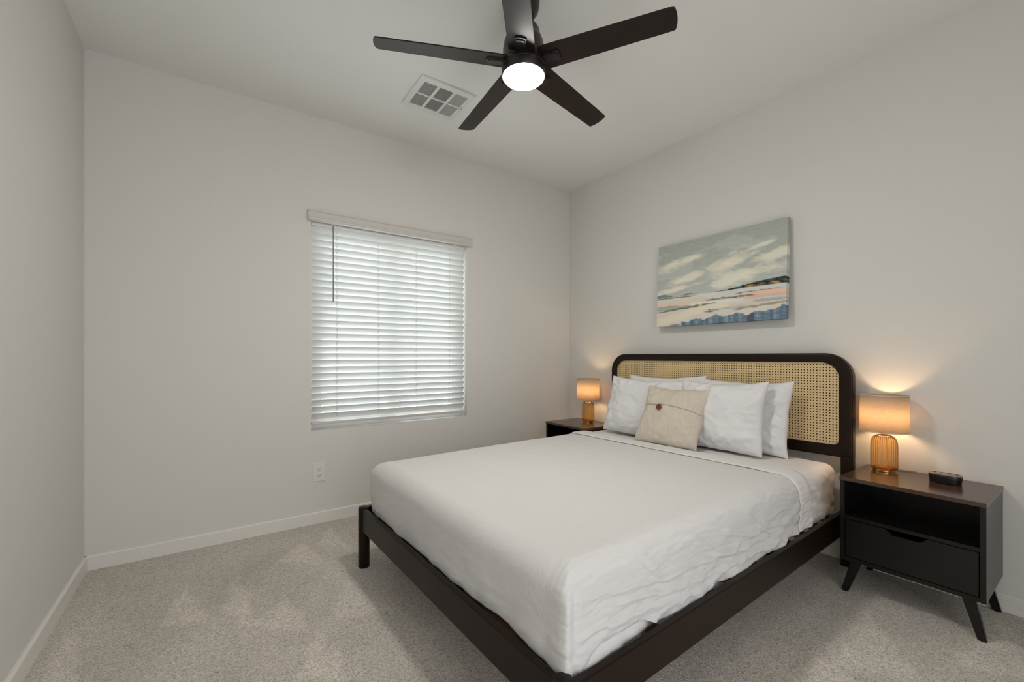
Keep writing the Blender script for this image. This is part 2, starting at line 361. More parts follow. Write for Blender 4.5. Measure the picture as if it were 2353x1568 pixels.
# ---------------------------------------------------------------- ceiling vent
vx, vy = 1.16, 2.467
vent = empty('ceiling_vent', (vx, vy, H), 0, 'white rectangular air register with six louvred panels on the ceiling', 'vent')
bm = bmesh.new(); hx, hy = .178, .165
xs = [-hx, -.142, -.060, -.043, .043, .060, .142, hx]; ys = [-hy, -.125, -.0065, .0065, .125, hy]
for i in range(7):
    for j in range(5):
        if i in (1, 3, 5) and j in (1, 3): continue
        add_box(bm, xs[i], xs[i+1], ys[j], ys[j+1], -.010, -.0004 if (i in (0, 6) or j in (0, 4)) else -.004)
mesh_obj('register_frame', bm, M_white_metal, vent)
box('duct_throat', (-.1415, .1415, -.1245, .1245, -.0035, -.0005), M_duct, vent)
for (i, dirn) in ((1, 'l'), (3, 'm'), (5, 'r')):
    for j in (1, 3):
        bm = bmesh.new(); x0, x1, y0, y1 = xs[i], xs[i+1], ys[j], ys[j+1]
        if dirn == 'm':
            nn = 11
            for k in range(nn):
                c = y0+(k+.5)*(y1-y0)/nn; s = -1
                v = [bm.verts.new(p) for p in ((x0, c-.0040, -.0045 if s > 0 else -.0095), (x1, c-.0040, -.0045 if s > 0 else -.0095), (x1, c+.0014, -.0095 if s > 0 else -.0045), (x0, c+.0014, -.0095 if s > 0 else -.0045))]
                bm.faces.new(v)
        else:
            nn = 7
            for k in range(nn):
                c = x0+(k+.5)*(x1-x0)/nn; s = 1 if dirn == 'l' else -1
                wdt = .0026 if dirn == 'l' else .0046
                zl_, zh_ = (-.0045, -.0098) if dirn == 'l' else (-.0060, -.0088)
                v = [bm.verts.new(p) for p in ((c-wdt, y0, zl_ if s < 0 else zh_), (c-wdt, y1, zl_ if s < 0 else zh_), (c+wdt*.6, y1, zh_ if s < 0 else zl_), (c+wdt*.6, y0, zh_ if s < 0 else zl_))]
                bm.faces.new(v)
        bmesh.ops.solidify(bm, geom=bm.faces, thickness=.0006)
        mesh_obj('louvre_panel', bm, M_white_metal, vent)
bm = bmesh.new(); add_box(bm, .150, .152, -.024, .020, -.0115, -.010); add_box(bm, .158, .163, -.007, -.003, -.018, -.010)
mesh_obj('damper_lever', bm, M_duct, vent)
# ---------------------------------------------------------------- outlet
ox, oz = .592, .341
out = empty('wall_outlet', (ox, YB, oz), 0, 'white double wall outlet plate below the window', 'outlet')
box('cover_plate', (-.0365, .0365, -.006, 0, -.061, .061), M_plate, out, .002)
for s in (.021, -.021):
    bm = bmesh.new(); add_box(bm, -.0165, .0165, -.0085, -.005, s-.0145, s+.0145, .002)
    rc = mesh_obj('receptacle', bm, M_plate, out)
    bm = bmesh.new(); add_box(bm, -.0075, -.0055, -.0092, -.0084, s-.001, s+.008); add_box(bm, .0055, .0075, -.0092, -.0084, s-.001, s+.007); add_box(bm, -.0022, .0022, -.0092, -.0084, s-.010, s-.005)
    mesh_obj('socket_slots', bm, M_slot, rc)
# ---------------------------------------------------------------- ceiling fan
FX, FY = 1.147, 1.551
fan = empty('ceiling_fan', (FX, FY, H), 0, 'dark bronze five-blade ceiling fan with a lit round light', 'ceiling fan')
solid_lathe('ceiling_canopy', [(.072, 0), (.072, -.028), (.066, -.062), (.048, -.088), (.018, -.099)], M_fanmetal, fan)
solid_lathe('downrod', [(.0125, -.09), (.0125, -.15)], M_fanmetal, fan, seg=20)
solid_lathe('motor_housing', [(.030, -.118), (.055, -.128), (.070, -.150), (.076, -.180), (.079, -.182), (.088, -.205), (.093, -.240), (.093, -.295), (.085, -.305)], M_fanmetal, fan)
solid_lathe('light_housing', [(.060, -.285), (.094, -.300), (.0985, -.312), (.0985, -.318), (.0965, -.320), (.0985, -.322), (.0985, -.352), (.095, -.357)], M_fanmetal, fan)
solid_lathe('light_lens', [(.0935, -.350), (.0935, -.357), (.086, -.366), (.065, -.374), (.035, -.3785), (.006, -.380)], M_lens, fan)
BZ = 2.440-H; BR = .641; th0 = R(12.96)
def blade_mesh():
    bm = bmesh.new(); N = 16; top = []; bot = []
    # outline points along +x, pitched about x
    out_pts = []
    r0, r1 = .085, BR
    w0, w1 = .060, .0505
    for i in range(N+1):
        t = i/N; out_pts.append((r0+(r1-.010-r0)*t, -(w0+(w1-w0)*t)))
    out_pts += [(r1-.003, -w1+.003), (r1, -w1+.011), (r1+.0045, -w1*.45), (r1+.006, 0), (r1+.0045, w1*.45), (r1, w1-.011), (r1-.003, w1-.003)]
    for i in range(N+1):
        t = 1-i/N; out_pts.append((r0+(r1-.010-r0)*t, (w0+(w1-w0)*t)))
    ca, sa = math.cos(R(-12)), math.sin(R(-12))
    for x, y in out_pts:
        bot.append(bm.verts.new((x, y*ca, y*sa-.003))); top.append(bm.verts.new((x, y*ca, y*sa+.003)))
    n = len(out_pts); bm.faces.new(bot[::-1]); bm.faces.new(top)
    for i in range(n):
        j = (i+1) % n; bm.faces.new((bot[i], bot[j], top[j], top[i]))
    bmesh.ops.recalc_face_normals(bm, faces=bm.faces)
    bmesh.ops.bevel(bm, geom=[e for e in bm.edges if abs(e.verts[0].co.z-e.verts[1].co.z) < .03 and e.calc_face_angle(0) > 1.2], offset=.001, segments=1, affect='EDGES')
    return bm
def bracket_mesh():
    bm = bmesh.new(); ca, sa = math.cos(R(-12)), math.sin(R(-12))
    def P(x, y, z): return (x, y*ca-z*sa, y*sa+z*ca)
    def plate(x0, x1, w, z0, z1):
        pts = [(x0, -w), (x1-.006, -w), (x1, -w*.75), (x1+.002, 0), (x1, w*.75), (x1-.006, w), (x0, w)]
        lo = [bm.verts.new(P(x, y, z0)) for x, y in pts]; hi = [bm.verts.new(P(x, y, z1)) for x, y in pts]
        bm.faces.new(lo[::-1]); bm.faces.new(hi)
        for i in range(len(pts)):
            j = (i+1) % len(pts); bm.faces.new((lo[i], lo[j], hi[j], hi[i]))
    plate(.080, .168, .0255, -.0085, -.0025); plate(.080, .158, .0200, -.0125, -.008)
    bmesh.ops.recalc_face_normals(bm, faces=bm.faces)
    return bm
b0 = mesh_obj('blade', blade_mesh(), M_fanblade, fan); k0 = mesh_obj('blade_bracket', bracket_mesh(), M_fanmetal, b0)
b0.location = (0, 0, BZ)
b0.rotation_euler = (0, 0, th0)
for k in range(1, 5):
    b = b0.copy(); C.objects.link(b); b.parent = fan; b.rotation_euler = (0, 0, th0+k*R(72))
    q = k0.copy(); C.objects.link(q); q.parent = b
# ---------------------------------------------------------------- painting (canvas)
def paint(s, t):
    def mixc(a, b, k): k = max(0, min(1, k)); return tuple(a[i]*(1-k)+b[i]*k for i in range(3))
    def ss(a, b, x): x = max(0, min(1, (x-a)/(b-a))); return x*x*(3-2*x)
    br = .5*fbm(s*7, t*26, 3, 5); br2 = fbm(s*16-t*10, t*40+s*8, 8, 4)
    hor = .352+.004*math.sin(s*9)
    if t > hor:
        c = mixc((164, 168, 162), (148, 153, 145), (t-.35)/.65); c = tuple(v+5*br2 for v in c)
        a = s*3.0+t*1.2; n = fbm(a*1.1+4, t*5.5-s*2.0, 2, 5)
        def blob(cx, cy, rx, ry, rot):
            dx, dy = s-cx, t-cy; x = dx*math.cos(rot)+dy*math.sin(rot); y = -dx*math.sin(rot)+dy*math.cos(rot)
            return 1-math.sqrt((x/rx)**2+(y/ry)**2)+.85*n+.22*br2
        k = max(blob(.60, .66, .20, .085, .35), blob(.78, .50, .27, .075, .1), blob(.27, .55, .22, .050, .25), blob(.12, .75, .15, .06, .3), blob(.30, .78, .13, .04, .1),
                blob(.17, .44, .20, .04, .15), blob(.92, .66, .18, .055, .25), blob(.62, .46, .22, .05, .25), blob(.85, .78, .12, .02, .2))
        c = mixc(c, (197, 194, 176), ss(-.25, .55, k)*.95); c = mixc(c, (212, 204, 190), ss(.35, .95, k)*.7)
        c = mixc(c, (180, 186, 182), ss(.0, .25, n)*.3)
        # far mountains left, wooded headland right
        mt = hor+.028*(1-s/.34)+.016*math.sin(s*26)+.012*br2 if s < .36 else 0
        if s < .36 and t < mt: c = mixc((88, 112, 126), (120, 136, 140), br2+.4)
        hd = hor+.003+(.062*ss(.50, 1.0, s)+.012*abs(fbm(s*30, 1, 1))) if s > .5 else 0
        if s > .5 and t < hd:
            c = mixc((30, 36, 38), (74, 86, 88), .5+br2)
            k = ss(.62, .80, s)*(1-ss(.006, .018, t-hor-.010*s-.008*br2)); c = mixc(c, (176, 132, 62), k*(.45+.9*br2))
    else:
        y = t
        c = mixc((196, 180, 162), (188, 192, 186), .5+1.5*br)
        def band(t0, w, s0, s1, col, slope=0.0, k=1.0):
            nonlocal c
            d = abs(y-(t0+slope*(s-s0))+.010*br2)/w
            if s0-.03 < s < s1+.03: c = mixc(c, col, k*(1-ss(.6, 1.15, d))*ss(s0-.03, s0+.03, s+.03*br2)*(1-ss(s1-.03, s1+.03, s+.03*br2)))
        band(.338, .012, .0, .35, (112, 92, 58)); band(.325, .008, .0, .6, (190, 198, 198), .01)
        band(.33, .014, .55, 1, (172, 188, 196), .005); band(.305, .006, .68, .96, (50, 54, 48), .012, .8)
        band(.285, .022, .72, 1, (212, 168, 142), .01); band(.25, .02, .66, 1, (200, 160, 140), .0)
        band(.268, .010, .42, .80, (60, 82, 92), .006); band(.262, .006, .32, .6, (120, 140, 142), .004)
        band(.265, .018, .0, .45, (206, 178, 154), -.02); band(.235, .010, .0, .2, (126, 136, 122))
        band(.205, .024, .0, .30, (128, 144, 140), .03); band(.185, .012, .08, .52, (84, 78, 50), .11); band(.175, .004, 0, .1, (34, 42, 44), .04)
        band(.205, .016, .78, 1, (130, 152, 162), .015); band(.17, .02, .6, .95, (200, 172, 158), .02)
        band(.135, .012, .66, 1.0, (112, 112, 82), .11, .9); band(.155, .010, .52, .75, (150, 164, 168), .02)
        # pale river
        r1 = .05+.50*s-.30*s*s; 
        band(.045, .055, .0, .30, (206, 196, 172), .28); band(.135, .040, .28, .62, (208, 200, 180), .22); band(.245, .016, .30, .72, (206, 204, 196), -.02)
        band(.145, .018, .44, .53, (46, 60, 70), .0, .85 if br2 > -.15 else .2)
        # navy shore bottom right
        top = .040+.040*ss(.2, .6, s)+.040*ss(.8, 1, s)+.02*br2+.012*math.sin(s*40)
        if s > .225 and y < top+.006:
            c0 = c
            k = fbm(s*26, 2, 7, 2)
            c = mixc((34, 62, 92), (104, 132, 146), .35+1.0*k+.4*br2)
            if .75 < s < .80: c = (32, 42, 60)
            c = mixc(c0, c, ss(.006, -.004, y-top) * ss(.225, .245, s) if False else max(0, min(1, (top+.006-y)/.008))*ss(.225, .245, s))
        band(.010, .010, .14, .22, (96, 100, 106))
    if t < hor: g = (188, 184, 174); c = tuple(c[i]*.70+g[i]*.30 for i in range(3))
    return c
CG = 1.35
cw, ch, cd = .905, .612, .036; NS, NT = 480, 320
cv = []; cf = []; cols = []
for j in range(NT+1):
    for i in range(NS+1):
        s, t = i/NS, j/NT; cv.append((-.0, (0.5-s)*cw, (t-.5)*ch)); cols.append(paint(s, t))
def gi(i, j): return j*(NS+1)+i
cf = [(gi(i, j), gi(i, j+1), gi(i+1, j+1), gi(i+1, j)) for j in range(NT) for i in range(NS)]
nb = len(cv)
edge = [gi(i, 0) for i in range(NS)]+[gi(NS, j) for j in range(NT)]+[gi(i, NT) for i in range(NS, 0, -1)]+[gi(0, j) for j in range(NT, 0, -1)]
for e in edge: cv.append((cd, cv[e][1], cv[e][2])); cols.append(cols[e])
for a in range(len(edge)):
    b = (a+1) % len(edge); cf.append((edge[a], edge[b], nb+b, nb+a))
cf.append([nb+a for a in range(len(edge))])
M_canvas = mat('painted_canvas', (.5, .5, .5), .8, spec=.1, bump=1, bump_scale=60, bump_str=.3, bump_dist=.002, detail=6)
ca_ = M_canvas.node_tree.nodes.new('ShaderNodeAttribute'); ca_.attribute_name = 'paint'
M_canvas.node_tree.links.new(ca_.outputs['Color'], M_canvas.node_tree.nodes['Principled BSDF'].inputs['Base Color'])
pic = raw_obj('canvas_painting', cv, cf, M_canvas, smooth=False)
attr = pic.data.attributes.new('paint', 'FLOAT_COLOR', 'POINT')
for i, c in enumerate(cols):
    l = lin(c); attr.data[i].color = (min(.9, l[0]*CG), min(.9, l[1]*CG), min(.9, l[2]*CG), 1)
pic.location = (XR-.062, 1.612, 1.655); pic.rotation_euler = (0, R(2.8), 0)
tag(pic, 'unframed canvas painting of a pale beach under clouds on the wall', 'painting')
# ---------------------------------------------------------------- bed
BTH = R(1.9); BO = Vector((2.79, 1.640, 0))
bed = empty('bed', BO, BTH, 'dark espresso wooden bed frame with a rounded cane headboard', 'bed')
def cyl_post(name, u, v, r, z0, z1):
    return solid_lathe(name, [(r-.002, z0), (r, z0+.004), (r, z1-.006), (r-.002, z1-.002), (r-.006, z1)], M_espresso, bed, seg=40, cx=u, cy=v)
cyl_post('leg', -2.10, -.766, .029, 0, .320); cyl_post('leg', -2.10, .766, .029, 0, .320)
def rail(name, u0, u1, v0, v1):
    return box(name, (u0, u1, v0, v1, .197, .314), M_espresso, bed, .004, 3)
rail('side_rail', -2.10, -.02, -.797, -.772); rail('side_rail', -2.10, -.02, .772, .797)
rail('foot_rail', -2.116, -2.091, -.765, .765)
bm = bmesh.new()
add_box(bm, -2.07, -.06, -.772, -.750, .222, .248); add_box(bm, -2.07, -.06, .750, .772, .222, .248); add_box(bm, -2.091, -2.068, -.75, .75, .222, .248)
add_box(bm, -2.07, -.06, -.03, .03, .200, .248); add_box(bm, -1.25, -1.19, -.03, .03, 0, .20)
mesh_obj('slat_support', bm, M_espresso, bed)
bm = bmesh.new()
for k in range(12):
    u = -2.02+k*.172; add_box(bm, u-.035, u+.035, -.765, .765, .248, .266)
mesh_obj('slat_base', bm, M_slatwood, bed)
# headboard frame: rounded outline ring, lower rail, two posts
HW, HT, FW = .812, 1.142, .054
def rrect(v0, v1, z0, z1, rt, rb, n=14):
    pts = []
    for (cv_, cz, a0, r) in ((v1-rt, z1-rt, 0, rt), (v0+rt, z1-rt, 90, rt), (v0+rb, z0+rb, 180, rb), (v1-rb, z0+rb, 270, rb)):
        for i in range(n+1):
            a = R(a0+90*i/n); pts.append((cv_+r*math.cos(a), cz+r*math.sin(a)))
    return pts
zi0, zi1 = .638, HT-.044
outer = rrect(-HW, HW, .580, HT, .135, .001); inner = rrect(-HW+FW, HW-FW, zi0, zi1, .085, .028)
U0, U1 = -.045, .0
bm = bmesh.new(); rings = []
def ring_at(pts, u): return [bm.verts.new((u, p[0], p[1])) for p in pts]
def shrink(pts, d):
    cx_ = 0; cz_ = .86; return [(p[0]-math.copysign(d, p[0]-cx_), p[1]-math.copysign(d, p[1]-cz_)) for p in pts]
rings = [ring_at(outer, U1), ring_at(outer, U0+.006), ring_at(shrink(outer, .004), U0+.0015), ring_at(shrink(outer, .008), U0), ring_at(shrink(inner, -.006), U0), ring_at(shrink(inner, -.002), U0+.002), ring_at(inner, U0+.006), ring_at(inner, U1)]
n = len(outer)
for k in range(len(rings)):
    A, B = rings[k], rings[(k+1) % len(rings)]
    for i in range(n):
        j = (i+1) % n; bm.faces.new((A[i], A[j], B[j], B[i]))
bmesh.ops.recalc_face_normals(bm, faces=bm.faces)
hb = mesh_obj('headboard_frame', bm, M_espresso, bed); shade_auto(hb, 30)
# rebate behind the cane
outer2 = rrect(-HW+FW-.004, HW-FW+.004, zi0-.004, zi1+.004, .088, .03); inner2 = rrect(-HW+FW+.032, HW-FW-.032, zi0+.030, zi1-.026, .060, .015)
bm = bmesh.new(); rr_ = [ring_at(outer2, -.005), ring_at(outer2, -.022), ring_at(inner2, -.022), ring_at(inner2, -.005)]
for k in range(4):
    A, B = rr_[k], rr_[(k+1) % 4]
    for i in range(n):
        j = (i+1) % n; bm.faces.new((A[i], A[j], B[j], B[i]))
bmesh.ops.recalc_face_normals(bm, faces=bm.faces)
mesh_obj('cane_rebate', bm, M_espresso, bed)
for s in (-1, 1):
    a, b = sorted((s*HW, s*(HW-FW))); box('headboard_post', (U0, U1, a, b, 0, .585), M_espresso, bed, .004, 3)
# cane sheet: grid of cells with a real octagonal hole each
hv0, hv1, hz0, hz1 = -HW+FW-.003, HW-FW+.003, zi0-.003, zi1+.003
sp = .0152; ncx = int((hv1-hv0)/sp); ncz = int((hz1-hz0)/sp); sx = (hv1-hv0)/ncx; sz = (hz1-hz0)/ncz
bm = bmesh.new(); ucane = U0+.010
def in_round(v, z, m):
    for (cv_, cz, r, sv, szn) in ((hv1-.088, hz1-.088, .088, 1, 1), (hv0+.088, hz1-.088, .088, -1, 1), (hv1-.03, hz0+.03, .03, 1, -1), (hv0+.03, hz0+.03, .03, -1, -1)):
        dx, dz = (v-cv_)*sv, (z-cz)*szn
        if dx > 0 and dz > 0 and math.hypot(dx, dz) > r-m: return False
    return hv0+m < v < hv1-m and hz0+m < z < hz1-m
V_ = {}
def vt(i, k):
    if (i, k) not in V_: V_[(i, k)] = bm.verts.new((ucane, hv0+i*sx/2, hz0+k*sz/2))
    return V_[(i, k)]
for i in range(ncx):
    for k in range(ncz):
        cvv, czz = hv0+(i+.5)*sx, hz0+(k+.5)*sz
        if not in_round(cvv, czz, -.006): continue
        o8 = [vt(2*i+a, 2*k+b) for a, b in ((0, 0), (1, 0), (2, 0), (2, 1), (2, 2), (1, 2), (0, 2), (0, 1))]
        if in_round(cvv, czz, .0125):
            hr = .0037; ang = [225, 270, 315, 0, 45, 90, 135, 180]
            i8 = [bm.verts.new((ucane, cvv+hr*math.cos(R(a)), czz+hr*math.sin(R(a)))) for a in ang]
            for q in range(8): bm.faces.new((o8[q], o8[(q+1) % 8], i8[(q+1) % 8], i8[q]))
        else: bm.faces.new(o8)
bmesh.ops.recalc_face_normals(bm, faces=bm.faces)
cane = mesh_obj('cane_panel', bm, M_cane, bed)
box('cane_shade_sheet', (-.0235, -.022, -HW+FW-.002, HW-FW+.002, zi0-.002, zi1+.002), mat('cane_hole_shade', (.05, .032, .017), .8), bed)  # added sheet; its dark colour paints the shade seen through the cane holes
md = cane.modifiers.new('thick', 'SOLIDIFY'); md.thickness = .0016; md.offset = 0
# ---------------------------------------------------------------- cloth shell on the mattress
def shell(name, u0, u1, hw, ztop, Rr, zhem, step, disp, mat_, parent=None, round_foot=True, round_head=False, p=5.0, thick=0.0, tuck=0.0):
    nu = max(2, int(round((u1-u0)/step))); nv = int(round(2*hw/step)); us = [u0+(u1-u0)*i/nu for i in range(nu+1)]; vss = [-hw+2*hw*j/nv for j in range(nv+1)]
    ne = 28 if step > .0095 else 54
    idx = {}; verts = []; faces = []
    Rp = Rr*.85
    def place(u, v, e, efr):
        qu = 0.0
        if round_foot and u-u0 < Rr: qu = -(Rr-(u-u0))
        if round_head and u1-u < Rr: qu = (Rr-(u1-u))
        qv = 0.0
        if v+hw < Rr: qv = -(Rr-(v+hw))
        elif hw-v < Rr: qv = Rr-(hw-v)
        cu, cv_ = u-qu, v-qv
        m = max(abs(qu), abs(qv))/Rr
        if m < 1e-9: d = (0, 0); phi = 0
        else:
            l = (abs(qu)**p+abs(qv)**p)**(1/p); d = (qu/l, qv/l); phi = m*math.pi/4
        if e > 0:
            phi = math.pi/4*(1+min(1, e/Rp))
        zh = zhem(u, v)
        z = ztop-Rr*(1-math.cos(phi)); rr = Rr*math.sin(phi)
        if e > Rp:
            k = (e-Rp)/(1e-9+EM-Rp); z = (ztop-Rr)*(1-k)+zh*k
            rr = Rr - tuck*k*k
        nrm = Vector((d[0]*math.sin(phi), d[1]*math.sin(phi), math.cos(phi)))
        if nrm.length < 1e-6: nrm = Vector((0, 0, 1))
        nrm.normalize()
        P = Vector((cu+d[0]*rr, cv_+d[1]*rr, z))
        return P + nrm*disp(P.x, P.y, P.z, nrm)
    EM = Rp+.25
    es = [EM*i/ne for i in range(ne+1)]
    def vid(u_i, v_j, e_k):
        key = (u_i, v_j, e_k)
        if key not in idx:
            idx[key] = len(verts); verts.append(place(us[u_i], vss[v_j], es[e_k], 0))
        return idx[key]
    for i in range(nu):
        for j in range(nv): faces.append((vid(i, j, 0), vid(i+1, j, 0), vid(i+1, j+1, 0), vid(i, j+1, 0)))
    for k in range(ne):
        for i in range(nu):
            faces.append((vid(i, 0, k), vid(i, 0, k+1), vid(i+1, 0, k+1), vid(i+1, 0, k)))
            faces.append((vid(i, nv, k), vid(i+1, nv, k), vid(i+1, nv, k+1), vid(i, nv, k+1)))
        for j in range(nv):
            if round_foot: faces.append((vid(0, j, k), vid(0, j+1, k), vid(0, j+1, k+1), vid(0, j, k+1)))
            if round_head: faces.append((vid(nu, j, k), vid(nu, j, k+1), vid(nu, j+1, k+1), vid(nu, j+1, k)))
    o = raw_obj(name, verts, faces, mat_, parent)
    if thick:
        md = o.modifiers.new('thick', 'SOLIDIFY'); md.thickness = thick; md.offset = -1
    return o
# mattress core and fitted sheet
mtr = empty('mattress', BO, BTH, 'thick mattress under a white fitted sheet, on the dark bed frame', 'mattress')
core = box('mattress_core', (-2.045, -.058, -.732, .732, .268, .540), M_sheet, mtr, .04, 4)
def d_sheet(u, v, z, n):
    side = max(0, 1-n.z)
    a = .0035*fbm(u*5, v*5, z*5)
    w = .009*side*fbm(u*9+z*10, v*9, z*22, 4)
    hd = max(0, 1-abs(u+.12)/.35); w += .008*hd*side*fbm(u*26, z*9+v*3, 2, 3)
    flap = max(0, 1-((u+1.93)/.20)**2)**.5*max(0, 1-abs(z-.305)/.05) if (v < -.6) else 0
    return a+w+flap*(.027+.006*fbm(u*30, z*30, 3))
shell('fitted_sheet', -2.053, -.050, .741, .551, .055, lambda u, v: .292, .016, d_sheet, M_sheet, mtr, True, True, 4.0, .0)
# coverlet
def hem(u, v):
    z = .300+.016*fbm(u*5+2, v*4, 3)
    if v < -.66:
        k = max(0, 1-((u+1.86)/.16)**2) if u > -2.06 else 0
        z += .040*min(1, 1.6*k)+.018*max(0, min(1, (u+1.7)/1.0)) + .006*fbm(u*16, 1, 4)
    if u < -2.0: z += .016*math.exp(-((v+.35)/.25)**2)
    return z
CREASES = [[(-2.05, .486), (-1.931, .476), (-1.74, .446), (-1.599, .431), (-1.448, .417)], [(-1.74, .446), (-1.659, .44), (-1.299, .414), (-1.18, .39), (-.923, .382)],
    [(-1.837, .54), (-1.763, .49), (-1.659, .422)], [(-1.778, .54), (-1.651, .437)], [(-1.617, .501), (-1.438, .519)], [(-1.458, .42), (-1.276, .413)],
    [(-1.507, .518), (-1.321, .414), (-1.205, .394)], [(-2.04, .388), (-1.899, .382), (-1.684, .36)], [(-1.872, .425), (-1.659, .396), (-1.386, .355)],
    [(-1.299, .351), (-.908, .339), (-.682, .321)], [(-1.365, .377), (-1.343, .409)], [(-1.155, .54), (-.937, .386), (-.815, .328)], [(-1.051, .439), (-.699, .382)], [(-1.5, .56), (-1.376, .507), (-1.051, .414)]]
def crease(u, z):
    t = 0
    u2, z2 = u+.012*fbm(u*9, z*9, 3), z+.008*fbm(u*7, z*12, 8)
    for k, L_c in enumerate(CREASES):
        if u2 < L_c[0][0]-.05 or u2 > L_c[-1][0]+.05: continue
        best = 9
        for (a0, b0), (a1, b1) in zip(L_c, L_c[1:]):
            du, dz = a1-a0, b1-b0; q = max(0, min(1, ((u2-a0)*du+(z2-b0)*dz)/(du*du+dz*dz)))
            best = min(best, math.hypot(u2-a0-q*du, z2-b0-q*dz))
        end = min(1, max(0, (u2-L_c[0][0]+.02)/.06), max(0, (L_c[-1][0]-u2+.02)/.06))
        if best < .04: t += end*(.0052*math.exp(-(best/.0085)**2) - .0022*math.exp(-((best-.018)/.010)**2))
    return t
def d_cover(u, v, z, n):
    side = max(0.0, 1-n.z); sd = min(1, side*1.3)
    t = .004*fbm(u*1.8, v*1.8, 5) + .0012*fbm(u*9, v*9, 1)
    t -= .004*max(0, (1-abs(v)/.5))*max(0, n.z)*0
    low = max(0, min(1, (.50-z)/.18))
    # near side: diagonal pulls running down toward the head, loose gathers at the hem
    ky = max(0, -n.y)**1.5; kx = max(0, -n.x)**1.5; kf = max(0, n.y)**1.5
    if ky > .01:
        w = fbm(u*3.2+z*7, z*15-u*5, 2, 4); w2 = fbm(u*9-z*12, z*26+u*7, 9, 3)
        w3 = fbm(u*20+z*8, z*55-u*9, 6, 3)
        t += ky*(.013*w*(.25+low)+.0065*w2*(.15+low) + .0020*w3*(.2+low) + .006*low) + ky*crease(u, z)
        t += ky*.0016*math.sin(z*300+10*fbm(u*4, z*3, 1))*max(0, 1-.8*low)*max(0, .7+.9*fbm(u*3, z*5, 6))
    if n.z > .2 and v < -.5:
        g = max(0, 1-abs(v+.72)/.16); t += g*.0011*math.sin(v*260+10*fbm(u*4, v*3, 1))*max(0, .7+.9*fbm(u*3, v*5, 6))
    if kx > .01:
        w = fbm(v*3+z*3, z*6, 12, 4)
        t += kx*(.009*w*(.4+low) + .004*fbm(v*14, z*5, 3, 2)*low + .008*low*math.exp(-((v+.70)/.10)**2))
        t += kx*.005*low*math.exp(-((v-.62)/.05)**2)*math.sin(v*90)
    if kf > .01: t += kf*.008*fbm(u*4, z*9, 3)
    # folded corner: a ridge down the foot edge with a groove beside it
    if v < -.66 and u < -1.95:
        fz = max(0, min(1, (.535-z)/.05))*max(0, min(1, (-.66-v)/.07))**2; c = u+2.072
        t += fz*(.009*math.exp(-(c/.010)**2) - .0085*math.exp(-((c-.024)/.008)**2)*(1+.5*fbm(z*12, 3, 1)))
    return t
cvr = shell('coverlet', -2.078, -.52, .760, .563, .085, hem, .0085, d_cover, M_cover, None, True, False, 9.0, .004, .004)
cvr.location = BO; cvr.rotation_euler = (0, 0, BTH)
tag(cvr, 'large white crinkled coverlet spread over the bed down to the rails', 'coverlet')
def d_fold(u, v, z, n):
    e = min(1, max(0, (u+.607)/.02))*min(1, max(0, (-.480-u)/.03))
    return d_cover(u, v, z, n)*.9 + .004 + .0045*math.sqrt(max(0, e)) + .003*fbm(u*14, v*4, z*4)
fold = shell('top_sheet', -.610, -.475, .760, .564, .085, lambda u, v: hem(u, v)+.004, .008, d_fold, M_sheet, None, False, False, 9.0, .003, .004)
fold.location = BO; fold.rotation_euler = (0, 0, BTH)
tag(fold, 'white top sheet folded back as a band over the coverlet edge', 'sheet')
# ---------------------------------------------------------------- pillows
def pillow_mesh(w, h, t, seed, nx=70, ny=50, pinch=.055, wr=1.0, flange=0.0):
    verts = []; faces = []; ix = {}
    def P(i, j, s):
        x = -1+2*i/nx; y = -1+2*j/ny
        ed = i in (0, nx) or j in (0, ny)
        key = (i, j, 0 if ed else s)
        if key in ix: return ix[key]
        X = w/2*x*(1-pinch*(1-abs(y)**2.2)*abs(x)**2); Y = h/2*y*(1-pinch*(2.3 if y > 0 else .35)*(1-abs(x)**2.0)*abs(y)**2)
        X *= 1+.012*fbm(y*2, seed, 1); Y *= 1+.035*fbm(x*1.6, seed, 4)
        f = max(0, (1-abs(x)**3.2))*max(0, (1-abs(y)**3.0)); th = t/2*f**.58
        th *= 1+.16*fbm(x*1.4+seed, y*1.4, s)
        edge = max(abs(x), abs(y)); n = fbm(x*4+seed*3, y*4, s*2, 4)
        # creases radiating from the corners and along the seams
        cr = math.exp(-((edge-.80)/.14)**2)*(math.sin((x*13 if abs(y) > abs(x) else y*13)*1.5+6*fbm(x*2, y*2, seed))*.5+n)
        Z = s*(th+wr*(.005*n*min(1, (1-edge)*5)+.0075*cr*min(1, (1-edge)*9)))
        if ed: Z = 0
        Z += .014*fbm(x*1.5, y*1.5, seed+9)
        ix[key] = len(verts); verts.append((X, Y, Z)); return ix[key]
    for s in (1, -1):
        for i in range(nx):
            for j in range(ny):
                q = (P(i, j, s), P(i+1, j, s), P(i+1, j+1, s), P(i, j+1, s)); faces.append(q if s > 0 else q[::-1])
    return verts, faces
def bedM(): return Matrix.Translation(BO) @ Matrix.Rotation(BTH, 4, 'Z')
